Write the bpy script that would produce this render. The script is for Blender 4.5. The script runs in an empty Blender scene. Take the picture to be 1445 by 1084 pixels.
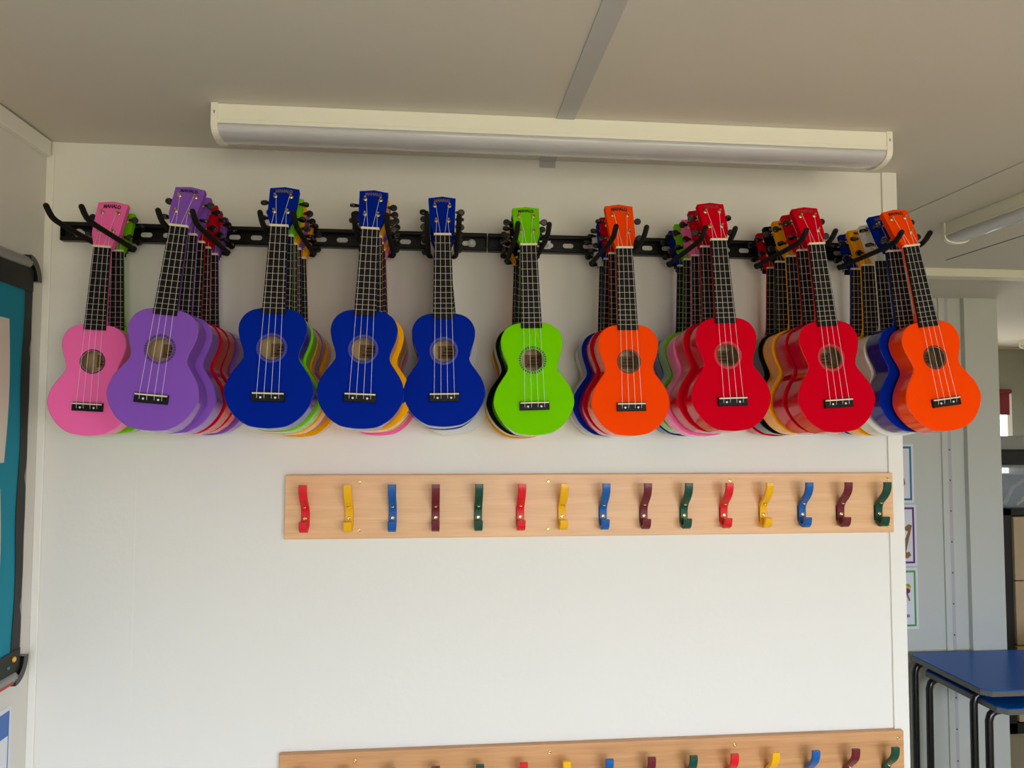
import bpy, bmesh, math, random
from mathutils import Vector, Matrix
random.seed(7)
PI = math.pi
scene = bpy.context.scene
col = scene.collection
CAM_H = 1.80                      # eye height; heights measured from the eye are shifted by this


# ------------------------------------------------------------------ materials
def srgb(r, g, b):
    def f(c):
        c /= 255.0
        return c / 12.92 if c <= 0.04045 else ((c + 0.055) / 1.055) ** 2.4
    return (f(r), f(g), f(b), 1.0)


def new_mat(name):
    m = bpy.data.materials.new(name)
    m.use_nodes = True
    nt = m.node_tree
    return m, nt, nt.nodes['Principled BSDF']


def pmat(name, color, rough=0.5, metal=0.0, coat=0.0, spec=0.5, noise=0.0, nscale=20.0, bump=0.0, bscale=200.0):
    m, nt, b = new_mat(name)
    b.inputs['Base Color'].default_value = color
    b.inputs['Roughness'].default_value = rough
    b.inputs['Metallic'].default_value = metal
    b.inputs['Coat Weight'].default_value = coat
    b.inputs['Coat Roughness'].default_value = 0.03
    b.inputs['Specular IOR Level'].default_value = spec
    tc = nt.nodes.new('ShaderNodeTexCoord')
    if noise > 0:
        n = nt.nodes.new('ShaderNodeTexNoise')
        n.inputs['Scale'].default_value = nscale
        n.inputs['Detail'].default_value = 6
        nt.links.new(tc.outputs['Object'], n.inputs['Vector'])
        mix = nt.nodes.new('ShaderNodeMix')
        mix.data_type = 'RGBA'
        mix.inputs[6].default_value = tuple(c * (1 - noise) for c in color[:3]) + (1,)
        mix.inputs[7].default_value = tuple(min(1, c * (1 + noise)) for c in color[:3]) + (1,)
        nt.links.new(n.outputs['Fac'], mix.inputs[0])
        nt.links.new(mix.outputs[2], b.inputs['Base Color'])
    if bump > 0:
        n2 = nt.nodes.new('ShaderNodeTexNoise')
        n2.inputs['Scale'].default_value = bscale
        n2.inputs['Detail'].default_value = 4
        nt.links.new(tc.outputs['Object'], n2.inputs['Vector'])
        bp = nt.nodes.new('ShaderNodeBump')
        bp.inputs['Strength'].default_value = bump
        bp.inputs['Distance'].default_value = 0.002
        nt.links.new(n2.outputs['Fac'], bp.inputs['Height'])
        nt.links.new(bp.outputs['Normal'], b.inputs['Normal'])
    return m


def wood_mat(name, c1, c2, rough=0.45, stretch=(1.2, 20, 26), dist=1.4, scale=1.0):
    m, nt, b = new_mat(name)
    tc = nt.nodes.new('ShaderNodeTexCoord')
    mp = nt.nodes.new('ShaderNodeMapping')
    mp.inputs['Scale'].default_value = stretch
    nt.links.new(tc.outputs['Object'], mp.inputs['Vector'])
    n = nt.nodes.new('ShaderNodeTexNoise')
    n.inputs['Scale'].default_value = 2.2 * scale
    n.inputs['Detail'].default_value = 8
    n.inputs['Roughness'].default_value = 0.65
    n.inputs['Distortion'].default_value = dist
    nt.links.new(mp.outputs['Vector'], n.inputs['Vector'])
    n2 = nt.nodes.new('ShaderNodeTexNoise')
    n2.inputs['Scale'].default_value = 14 * scale
    n2.inputs['Detail'].default_value = 3
    nt.links.new(mp.outputs['Vector'], n2.inputs['Vector'])
    add = nt.nodes.new('ShaderNodeMath')
    add.operation = 'MULTIPLY_ADD'
    add.inputs[1].default_value = 0.35
    nt.links.new(n2.outputs['Fac'], add.inputs[0])
    nt.links.new(n.outputs['Fac'], add.inputs[2])
    cr = nt.nodes.new('ShaderNodeValToRGB')
    cr.color_ramp.elements[0].position = 0.42
    cr.color_ramp.elements[0].color = c1
    cr.color_ramp.elements[1].position = 0.88
    cr.color_ramp.elements[1].color = c2
    nt.links.new(add.outputs[0], cr.inputs[0])
    nt.links.new(cr.outputs[0], b.inputs['Base Color'])
    b.inputs['Roughness'].default_value = rough
    return m


M = {}
M['wall'] = pmat('painted_wall', srgb(233, 231, 224), 0.55, noise=0.015, nscale=3, bump=0.25, bscale=60)
M['wall_side'] = pmat('painted_side_wall', srgb(226, 223, 216), 0.55, noise=0.015, nscale=3, bump=0.2, bscale=60)
M['wall_far'] = pmat('painted_far_wall', srgb(204, 206, 198), 0.55, noise=0.02, nscale=2)
M['wall_grey'] = pmat('painted_grey_wall', srgb(142, 142, 124), 0.6, noise=0.02, nscale=2)
M['ceiling'] = pmat('ceiling_board', srgb(212, 205, 194), 0.7, noise=0.03, nscale=2.5, bump=0.15, bscale=30)
M['trim'] = pmat('white_trim', srgb(236, 234, 226), 0.4, noise=0.01)
M['cream'] = pmat('cream_trim', srgb(230, 226, 205), 0.45, noise=0.01)
M['tape'] = pmat('grey_joint_tape', srgb(186, 184, 184), 0.6, noise=0.02)
M['crack'] = pmat('dark_joint', srgb(80, 78, 70), 0.8)
M['floor'] = pmat('carpet_tile', srgb(196, 184, 156), 0.9, noise=0.15, nscale=120)
M['light_body'] = pmat('light_housing', srgb(245, 242, 226), 0.35)
M['diffuser'] = pmat('light_diffuser', srgb(205, 203, 208), 0.12, coat=0.3)
M['steel_black'] = pmat('black_steel', srgb(10, 10, 11), 0.35, spec=0.3)
M['rubber'] = pmat('black_foam', srgb(24, 23, 20), 0.8, spec=0.2, noise=0.15, nscale=300, bump=0.3, bscale=900)
M['chrome'] = pmat('chrome', srgb(205, 205, 205), 0.18, metal=1.0)
M['zinc'] = pmat('zinc', srgb(225, 225, 222), 0.45)
M['gold'] = pmat('brass', srgb(225, 200, 140), 0.22, metal=1.0)
M['black_plastic'] = pmat('black_plastic', srgb(16, 16, 17), 0.25, coat=0.2)
M['rosewood'] = pmat('black_fretboard', srgb(24, 19, 18), 0.6, spec=0.15, noise=0.3, nscale=60)
M['bridge'] = pmat('black_bridge', srgb(18, 18, 18), 0.5, spec=0.2)
M['bone'] = pmat('bone_plastic', srgb(238, 226, 190), 0.4)
M['fret'] = pmat('fret_wire', srgb(196, 186, 160), 0.35, metal=0.8)
M['string'] = pmat('nylon_string', srgb(232, 230, 236), 0.3)
M['inner_wood'] = wood_mat('bare_wood', srgb(176, 142, 96), srgb(206, 176, 130), 0.7, stretch=(30, 30, 3))
M['kraft'] = pmat('brown_label', srgb(128, 92, 52), 0.8, noise=0.15, nscale=80)
M['kraft_ink'] = pmat('label_ink', srgb(70, 44, 24), 0.8)
M['ink'] = pmat('dark_ink', srgb(26, 16, 22), 0.6)
M['ink_gold'] = pmat('dull_gold_ink', srgb(120, 92, 84), 0.5)
M['ink_gold2'] = pmat('dull_bronze_ink', srgb(126, 62, 40), 0.5)
M['white_dot'] = pmat('pearl_dot', srgb(240, 240, 240), 0.3)
M['beech'] = wood_mat('beech_board', srgb(222, 170, 118), srgb(242, 194, 144), 0.4, stretch=(0.7, 14, 18))
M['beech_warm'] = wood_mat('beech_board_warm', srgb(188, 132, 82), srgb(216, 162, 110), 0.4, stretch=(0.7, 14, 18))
M['teal'] = pmat('teal_backing_paper', srgb(0, 140, 166), 0.8, noise=0.04, nscale=6)
M['border'] = pmat('black_border_roll', srgb(34, 34, 32), 0.6, noise=0.1, nscale=30)
M['alu'] = pmat('grey_frame', srgb(150, 150, 146), 0.4, metal=0.2)
M['paper'] = pmat('cream_paper', srgb(222, 216, 200), 0.8, noise=0.02)
M['white_paper'] = pmat('white_paper', srgb(228, 230, 238), 0.35)
M['blue_print'] = pmat('blue_print', srgb(62, 112, 190), 0.5)
M['grey_print'] = pmat('grey_print', srgb(140, 132, 124), 0.6)
M['red_print'] = pmat('red_print', srgb(200, 60, 60), 0.6)
M['yellow_pin'] = pmat('yellow_pin', srgb(245, 185, 20), 0.3, coat=0.5)
M['teal_pin'] = pmat('green_pin', srgb(0, 150, 130), 0.3, coat=0.5)
M['table_blue'] = pmat('blue_laminate', srgb(14, 92, 186), 0.3, spec=0.18, noise=0.02)
M['edge_grey'] = pmat('grey_edge', srgb(108, 106, 98), 0.5)
M['tube_black'] = pmat('black_tube', srgb(20, 21, 22), 0.28, coat=0.3)
M['cabinet_dark'] = pmat('dark_cabinet', srgb(26, 22, 19), 0.5)
M['cabinet_front'] = pmat('beige_panel', srgb(186, 160, 124), 0.5, noise=0.05, nscale=12)
M['dark_gap'] = pmat('dark_gap', srgb(40, 34, 28), 0.7)
M['tub'] = pmat('clear_tub', srgb(190, 200, 205), 0.2)
_b = M['tub'].node_tree.nodes['Principled BSDF']
_b.inputs['Alpha'].default_value = 0.35
M['tub_dark'] = pmat('dark_contents', srgb(54, 66, 84), 0.6)
M['tub_light'] = pmat('light_contents', srgb(190, 180, 160), 0.6)
M['red_blind'] = pmat('red_blind', srgb(120, 14, 26), 0.7)
M['brown_print'] = pmat('brown_print', srgb(150, 106, 62), 0.6)
M['purple_print'] = pmat('purple_print', srgb(110, 40, 130), 0.5)
M['green_print'] = pmat('green_print', srgb(90, 165, 80), 0.5)
M['skyblue_print'] = pmat('skyblue_print', srgb(40, 120, 165), 0.5)
M['grey_plastic'] = pmat('grey_plastic', srgb(150, 148, 140), 0.5)
M['glass'], _nt, _bs = new_mat('window_glass')
_tr = _nt.nodes.new('ShaderNodeBsdfTransparent')
_gl = _nt.nodes.new('ShaderNodeBsdfGlossy')
_gl.inputs['Roughness'].default_value = 0.02
_mx = _nt.nodes.new('ShaderNodeMixShader')
_mx.inputs[0].default_value = 0.06
_nt.links.new(_tr.outputs[0], _mx.inputs[1])
_nt.links.new(_gl.outputs[0], _mx.inputs[2])
_nt.links.new(_mx.outputs[0], _nt.nodes['Material Output'].inputs['Surface'])

PAINT = {
    'pink': srgb(254, 112, 184), 'purple': srgb(138, 86, 194), 'blue': srgb(4, 36, 150), 'orange': srgb(255, 72, 4),
    'green': srgb(116, 206, 0), 'red': srgb(206, 0, 30), 'yellow': srgb(252, 172, 0), 'white': srgb(232, 232, 226),
    'black': srgb(18, 20, 22),
}
for k, c in PAINT.items():
    M['face_' + k] = pmat('satin_' + k, c, 0.5, spec=0.01)
    M['gloss_' + k] = pmat('gloss_' + k, c, 0.07, spec=0.5)


def ring_mat(name, base, ink, dash=34.0):
    """A ring with fine dashes that follow the angle about the ring's own centre."""
    m, nt, b = new_mat(name)
    tc = nt.nodes.new('ShaderNodeTexCoord')
    sep = nt.nodes.new('ShaderNodeSeparateXYZ')
    nt.links.new(tc.outputs['Object'], sep.inputs[0])
    at = nt.nodes.new('ShaderNodeMath'); at.operation = 'ARCTAN2'
    nt.links.new(sep.outputs['X'], at.inputs[0]); nt.links.new(sep.outputs['Z'], at.inputs[1])
    mu = nt.nodes.new('ShaderNodeMath'); mu.operation = 'MULTIPLY'; mu.inputs[1].default_value = dash
    nt.links.new(at.outputs[0], mu.inputs[0])
    si = nt.nodes.new('ShaderNodeMath'); si.operation = 'SINE'
    nt.links.new(mu.outputs[0], si.inputs[0])
    gt = nt.nodes.new('ShaderNodeMath'); gt.operation = 'GREATER_THAN'; gt.inputs[1].default_value = -0.1
    nt.links.new(si.outputs[0], gt.inputs[0])
    mix = nt.nodes.new('ShaderNodeMix'); mix.data_type = 'RGBA'
    mix.inputs[6].default_value = base; mix.inputs[7].default_value = ink
    nt.links.new(gt.outputs[0], mix.inputs[0])
    nt.links.new(mix.outputs[2], b.inputs['Base Color'])
    b.inputs['Roughness'].default_value = 0.45
    return m


M['ring_blue'] = ring_mat('rosette_lavender', srgb(44, 48, 140), srgb(62, 60, 148))
M['ring_purple'] = ring_mat('rosette_violet', srgb(108, 66, 150), srgb(58, 34, 96))
M['ring_green'] = ring_mat('rosette_green', srgb(96, 170, 20), srgb(20, 66, 16))
M['ring_red'] = ring_mat('rosette_red', srgb(186, 20, 34), srgb(190, 42, 46))
M['ring_dark'] = ring_mat('rosette_dark', srgb(52, 26, 30), srgb(30, 14, 20))

# ------------------------------------------------------------------ mesh helpers


class MB:
    def __init__(self):
        self.bm = bmesh.new()

    def box(self, x0, x1, y0, y1, z0, z1, bev=0.0, mi=0, mat=None):
        vs = [self.bm.verts.new((x, y, z)) for x in (x0, x1) for y in (y0, y1) for z in (z0, z1)]
        idx = [(0, 1, 3, 2), (4, 6, 7, 5), (0, 4, 5, 1), (2, 3, 7, 6), (0, 2, 6, 4), (1, 5, 7, 3)]
        fs = []
        for f in idx:
            fc = self.bm.faces.new([vs[i] for i in f])
            fc.material_index = mi
            fs.append(fc)
        if bev > 0:
            es = list({e for f in fs for e in f.edges})
            r = bmesh.ops.bevel(self.bm, geom=es, offset=bev, segments=2, profile=0.5, affect='EDGES')
            for f in r['faces']:
                f.material_index = mi
            vs = list({v for f in r['faces'] for v in f.verts} | {v for v in vs if v.is_valid})
        if mat is not None:
            bmesh.ops.transform(self.bm, matrix=mat, verts=[v for v in vs if v.is_valid])
        return self

    def loft(self, rings, caps=True, mi=0, smooth=True, closed=True):
        """rings: lists of points of equal length."""
        R = [[self.bm.verts.new(p) for p in r] for r in rings]
        n = len(R[0])
        for a, b in zip(R[:-1], R[1:]):
            for i in range(n if closed else n - 1):
                j = (i + 1) % n
                f = self.bm.faces.new((a[i], a[j], b[j], b[i]))
                f.material_index = mi
                f.smooth = smooth
        if caps:
            for r, rev in ((R[0], True), (R[-1], False)):
                f = self.bm.faces.new(list(reversed(r)) if rev else r)
                f.material_index = mi
                for e in f.edges:
                    e.smooth = False
        return self

    def tube(self, pts, rad, segs=10, mi=0, round_ends=False):
        P = [Vector(p) for p in pts]
        rads = list(rad) if isinstance(rad, (list, tuple)) else [rad] * len(P)
        if round_ends:
            d0 = (P[0] - P[1]).normalized(); d1 = (P[-1] - P[-2]).normalized()
            r0, r1 = rads[0], rads[-1]
            head = [(P[0] + d0 * r0 * math.sin(a), r0 * math.cos(a)) for a in (1.4, 1.0, 0.5)]
            tail = [(P[-1] + d1 * r1 * math.sin(a), r1 * math.cos(a)) for a in (0.5, 1.0, 1.4)]
            P = [h[0] for h in head] + P + [t[0] for t in tail]
            rads = [h[1] for h in head] + rads + [t[1] for t in tail]
        rings = []
        up = None
        for i, p in enumerate(P):
            t = (P[min(i + 1, len(P) - 1)] - P[max(i - 1, 0)]).normalized()
            if up is None:
                ref = Vector((0, 0, 1)) if abs(t.z) < 0.9 else Vector((1, 0, 0))
                up = (ref - t * ref.dot(t)).normalized()
            else:
                up = (up - t * up.dot(t)).normalized()
            sd = t.cross(up)
            rings.append([p + (up * math.cos(a) + sd * math.sin(a)) * rads[i] for a in [2 * PI * k / segs for k in range(segs)]])
        return self.loft(rings, True, mi)

    def lathe(self, prof, origin, axis, segs=16, mi=0):
        """prof: (radius, height) pairs turned about axis through origin."""
        ax = Vector(axis).normalized()
        ref = Vector((0, 0, 1)) if abs(ax.z) < 0.9 else Vector((1, 0, 0))
        u = (ref - ax * ref.dot(ax)).normalized(); v = ax.cross(u); o = Vector(origin)
        rings = [[o + ax * h + (u * math.cos(a) + v * math.sin(a)) * max(r, 1e-5) for a in [2 * PI * k / segs for k in range(segs)]] for r, h in prof]
        return self.loft(rings, True, mi, smooth=False if len(prof) < 3 else True)

    def prism(self, outline, fn, d0, d1, mi=0, smooth=False):
        """outline (u, v) swept from depth d0 to d1; fn(u, v, d) gives the point."""
        return self.loft([[fn(u, v, d0) for u, v in outline], [fn(u, v, d1) for u, v in outline]], True, mi, smooth)

    def mesh(self, name, recalc=True):
        if recalc:
            bmesh.ops.recalc_face_normals(self.bm, faces=self.bm.faces)
        me = bpy.data.meshes.new(name)
        self.bm.to_mesh(me)
        self.bm.free()
        return me

    def build(self, name, mat, parent=None):
        return link(self.mesh(name), name, mat, parent)


def link(me, name, mats, parent=None):
    mats = mats if isinstance(mats, (list, tuple)) else [mats]
    o = bpy.data.objects.new(name, me)
    col.objects.link(o)
    while len(me.materials) < len(mats):
        me.materials.append(None)
    for i, m in enumerate(mats):
        o.material_slots[i].link = 'OBJECT'
        o.material_slots[i].material = M[m] if isinstance(m, str) else m
    if parent is not None:
        o.parent = parent
    return o


def thing(name, label, cat, loc=(0, 0, 0), group=None, rotz=0.0):
    o = bpy.data.objects.new(name, None)
    col.objects.link(o)
    o.empty_display_size = 0.05
    o.location = loc
    o.rotation_euler = (0, 0, rotz)
    o['label'] = label; o['category'] = cat
    if group:
        o['group'] = group
    return o


def tag(o, label, cat, group=None):
    o['label'] = label; o['category'] = cat
    if group:
        o['group'] = group
    return o


def struct(o, label):
    o['kind'] = 'structure'; o['label'] = label; o['category'] = o.name.split('_')[0].split('.')[0]
    return o


def catmull(pts, sub, closed=False):
    out = []
    n = len(pts)
    rng = range(n) if closed else range(n - 1)
    for i in rng:
        if closed:
            p0, p1, p2, p3 = pts[(i - 1) % n], pts[i], pts[(i + 1) % n], pts[(i + 2) % n]
        else:
            p0, p1, p2, p3 = pts[max(i - 1, 0)], pts[i], pts[i + 1], pts[min(i + 2, n - 1)]
        for s in range(sub):
            t = s / sub
            out.append(tuple(0.5 * (2 * b + (c - a) * t + (2 * a - 5 * b + 4 * c - d) * t * t + (-a + 3 * b - 3 * c + d) * t ** 3)
                             for a, b, c, d in zip(p0, p1, p2, p3)))
    if not closed:
        out.append(tuple(pts[-1]))
    return out


def text_mesh(txt, width, height, arch=0.0, bold=0.02):
    """Lettering as a flat mesh in (x, z), centred, width x height, arched upward in the middle."""
    cu = bpy.data.curves.new('lettering', 'FONT')
    cu.body = txt
    cu.offset = bold
    cu.resolution_u = 3
    ob = bpy.data.objects.new('lettering', cu)
    col.objects.link(ob)
    dg = bpy.context.evaluated_depsgraph_get()
    me = bpy.data.meshes.new_from_object(ob.evaluated_get(dg))
    bpy.data.objects.remove(ob)
    bpy.data.curves.remove(cu)
    xs = [v.co.x for v in me.vertices]; ys = [v.co.y for v in me.vertices]
    x0, x1, y0, y1 = min(xs), max(xs), min(ys), max(ys)
    for v in me.vertices:
        u = (v.co.x - x0) / (x1 - x0) * 2 - 1
        w = (v.co.y - y0) / (y1 - y0) - 0.5
        v.co = (u * width / 2, 0, w * height + arch * (1 - u * u))
    me.materials.clear()
    return me


# ------------------------------------------------------------------ the room
Z0 = 0.0
ZC = CAM_H + 0.65                 # ceiling
XL, XE, XR = -0.906, 1.174, 5.0   # left wall, free end of the ukulele wall, right wall
YB, YP, YF = -4.5, 1.80, 4.04     # wall behind the camera, poster wall, far wall


def wall_with_windows(name, mat, horizontal, a0, a1, plane, thick, z0, z1, wins, label):
    """A wall along x (horizontal) or y with rectangular openings (a_lo, a_hi, z_lo, z_hi)."""
    m = MB()

    def put(l, h, zl, zh):
        if h - l < 1e-4 or zh - zl < 1e-4:
            return
        if horizontal:
            m.box(l, h, min(plane, plane + thick), max(plane, plane + thick), zl, zh)
        else:
            m.box(min(plane, plane + thick), max(plane, plane + thick), l, h, zl, zh)
    cur = a0
    for (l, h, zl, zh) in sorted(wins):
        put(cur, l, z0, z1)
        put(l, h, z0, zl)
        put(l, h, zh, z1)
        cur = h
    put(cur, a1, z0, z1)
    return struct(m.build(name, mat), label)


struct(MB().box(XL - 0.1, XR + 0.1, YB - 0.1, YF + 0.1, -0.1, 0.0).build('floor', 'floor'), 'grey carpeted classroom floor')
struct(MB().box(XL - 0.1, XR + 0.1, YB - 0.1, YF + 0.1, ZC, ZC + 0.1).build('ceiling', 'ceiling'), 'off-white boarded ceiling')
struct(MB().box(XL, XE, 0.0, 0.09, 0.0, ZC).build('wall_front', 'wall'), 'white painted wall carrying the ukulele rail and coat racks')
struct(MB().box(XL - 0.1, XL, YB, YP, 0.0, ZC).build('wall_left', 'wall_side'), 'white left wall with the pinboard')
struct(MB().box(XL, 2.866, YP, YP + 0.09, 0.0, ZC).build('wall_rear', 'wall_far'), 'pale wall beyond the ukulele wall, behind the blue tables')
REAR_WINS = [(-0.1, 1.3, 0.78, 2.24), (1.5, 2.9, 0.78, 2.24)]
wall_with_windows('wall_back', 'wall_side', True, XL, XR, YB, -0.1, 0.0, ZC, REAR_WINS, 'white window wall facing the ukuleles')
wall_with_windows('wall_right', 'wall_side', False, YB, YF, XR, 0.1, 0.0, ZC, [], 'white right-hand wall')
FAR_WIN = [(3.64, 4.79, 0.95, CAM_H + 0.285)]
wall_with_windows('wall_far', 'wall_grey', True, 2.776, XR, YF, 0.1, 0.0, ZC, FAR_WIN, 'grey-green far wall with the red blind')
struct(MB().box(2.776, 2.866, YP + 0.09, YF, 0.0, ZC).build('wall_inner', 'wall_grey'), 'inner wall running back beside the cupboard')


def window(n, horizontal, a0, a1, z0, z1, plane, depth, label, bars=1):
    w = thing('window_%d' % n, label, 'window', ((a0 + a1) / 2, plane, z0) if horizontal else (plane, (a0 + a1) / 2, z0))
    w['kind'] = 'structure'
    hw = (a1 - a0) / 2; h = z1 - z0; t = 0.045

    def bx(m, l, r, lo, hi, d0=0.0, d1=0.06):
        if horizontal:
            m.box(l, r, min(depth * d0, depth * d1), max(depth * d0, depth * d1), lo, hi)
        else:
            m.box(min(depth * d0, depth * d1), max(depth * d0, depth * d1), l, r, lo, hi)
    m = MB()
    bx(m, -hw, hw, 0, t); bx(m, -hw, hw, h - t, h); bx(m, -hw, -hw + t, t, h - t); bx(m, hw - t, hw, t, h - t)
    for i in range(bars):
        c = -hw + (i + 1) * 2 * hw / (bars + 1)
        bx(m, c - t / 2, c + t / 2, t, h - t)
    m.build('window_frame', 'trim', w)
    g = MB()
    bx(g, -hw + t, hw - t, t, h - t, 0.028, 0.032)
    g.build('window_pane', 'glass', w)
    return w


window(1, True, -0.1, 1.3, 0.78, 2.24, YB, -1, 'white framed window behind the viewer, nearer the left wall')
window(2, True, 1.5, 2.9, 0.78, 2.24, YB, -1, 'white framed window behind the viewer, nearer the right wall')
wf = window(3, True, 3.64, 4.79, 0.95, CAM_H + 0.285, YF, 1, 'white framed window of the far wall, under the red blind')

# trims of the room
struct(MB().box(1.139, XE + 0.004, -0.006, 0.0, 0.0, ZC).box(XE, XE + 0.004, 0.0, 0.09, 0.0, ZC).build('trim_1', 'trim'), 'white edge batten closing the right end of the ukulele wall')
struct(MB().box(XL, XL + 0.017, -0.005, 0.0, 0.0, ZC - 0.03, 0.002).build('trim_2', 'trim'), 'narrow white corner bead where left wall meets ukulele wall')
struct(MB().box(XL, XL + 0.016, YB, -0.016, ZC - 0.040, ZC - 0.004, 0.002).build('trim_3', 'trim'), 'white batten along the top of the left wall')
struct(MB().box(0.2580, 0.2605, -0.0005, 0.0, 0.0, ZC - 0.02).build('trim_12', 'wall'), 'faint vertical panel joint in the ukulele wall')
struct(MB().box(-0.690, -0.6875, -0.0005, 0.0, 0.0, ZC - 0.5).build('trim_13', 'wall'), 'faint vertical panel joint near the left corner')
struct(MB().box(0.247, 0.286, YB, 0.0, ZC - 0.003, ZC).box(0.247, 0.286, -0.0025, 0.0, ZC - 0.018, ZC - 0.003).build('trim_4', 'tape'), 'grey joint strip across the ceiling above the strip light')
struct(MB().box(1.435, 1.475, YB, YP, ZC - 0.003, ZC).build('trim_5', 'ceiling'), 'joint strip in the ceiling beyond the wall end')
struct(MB().box(1.998, 2.004, 0.2, 0.95, ZC - 0.001, ZC).build('trim_6', 'crack'), 'thin dark joint line in the ceiling')
struct(MB().box(XE + 0.1, XR, 1.09, 1.16, ZC - 0.034, ZC, 0.002).build('trim_7', 'cream'), 'cream batten across the ceiling in front of the rear wall')
struct(MB().box(2.560, 2.592, YP - 0.010, YP, 0.0, ZC, 0.002).build('trim_8', 'wall_far'), 'narrow pale strip left of the screwed joint on the rear wall')
g = MB().box(2.592, 2.612, YP - 0.006, YP, 0.0, ZC)
for i in range(15):
    g.lathe([(0.004, 0), (0.003, 0.003)], (2.602, YP - 0.006, 0.12 + i * 0.155), (0, -1, 0), 8, 1)
struct(g.build('trim_9', ['tape', 'crack']), 'grey screwed joint strip on the rear wall')
struct(MB().box(2.685, 2.868, YP - 0.030, YP, 0.0, ZC, 0.003).build('trim_10', 'wall_far'), 'broad pale boxed pilaster at the end of the rear wall')
struct(MB().box(2.866, XR, YF - 0.03, YF, ZC - 0.02, ZC).build('trim_11', 'cabinet_front'), 'brown cornice strip on the far wall')

# ------------------------------------------------------------------ ceiling lights


def strip_light(label, loc, length, rotz, group):
    """Batten light along local x from 0 to length; front face on local y = 0, body behind it (+y)."""
    t = thing('strip_light', label, 'ceiling light', loc, group, rotz)
    W, H1, H2 = 0.085, 0.041, 0.022
    m = MB().box(0.012, length - 0.012, 0.0, W, -H1 + 0.008, 0.0, 0.0015)
    m.box(0.012, length - 0.012, -0.002, W + 0.002, -H1, -H1 + 0.008, 0.001)
    m.build('housing', 'light_body', t)
    prof = [(0.001, -H1)] + [(W / 2 - (W / 2 - 0.001) * math.cos(a), -H1 - H2 * math.sin(a) ** 0.75) for a in [PI * k / 14 for k in range(1, 14)]] + [(W - 0.001, -H1)]
    MB().loft([[(x, y, z) for y, z in prof] for x in (0.013, length - 0.013)], True, 0, True).build('diffuser', 'diffuser', t)
    for x0, x1 in ((0.0, 0.013), (length - 0.013, length)):
        pr = [(-0.003, 0.0)] + [(W / 2 - (W / 2 + 0.003) * math.cos(a), -H1 - (H2 + 0.004) * math.sin(a) ** 0.75) for a in [PI * k / 14 for k in range(0, 15)]] + [(W + 0.003, 0.0)]
        c = MB().loft([[(x, y, z) for y, z in pr] for x in (x0, x1)], True, 0, False).build('end_cap', 'light_body', t)
        s = MB().box((x0 + x1) / 2 - 0.0015, (x0 + x1) / 2 + 0.0015, -0.0036, -0.003, -0.022, -0.016)
        s.build('clip_slot', 'grey_plastic', c)
    return t


strip_light('long white strip light on the ceiling above the ukulele rail', (-0.463, -0.262, ZC), 1.466, 0.0, None)
strip_light('white strip light on the ceiling beyond the right end of the wall', (1.712, 0.446, ZC), 1.5, -PI / 2, None).scale = (1, -1, 1)
strip_light('small distant strip light on the ceiling near the far wall', (4.55, 3.55, ZC), 1.5, -PI / 2, None).scale = (1, -1, 1)

# ------------------------------------------------------------------ rail


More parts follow.
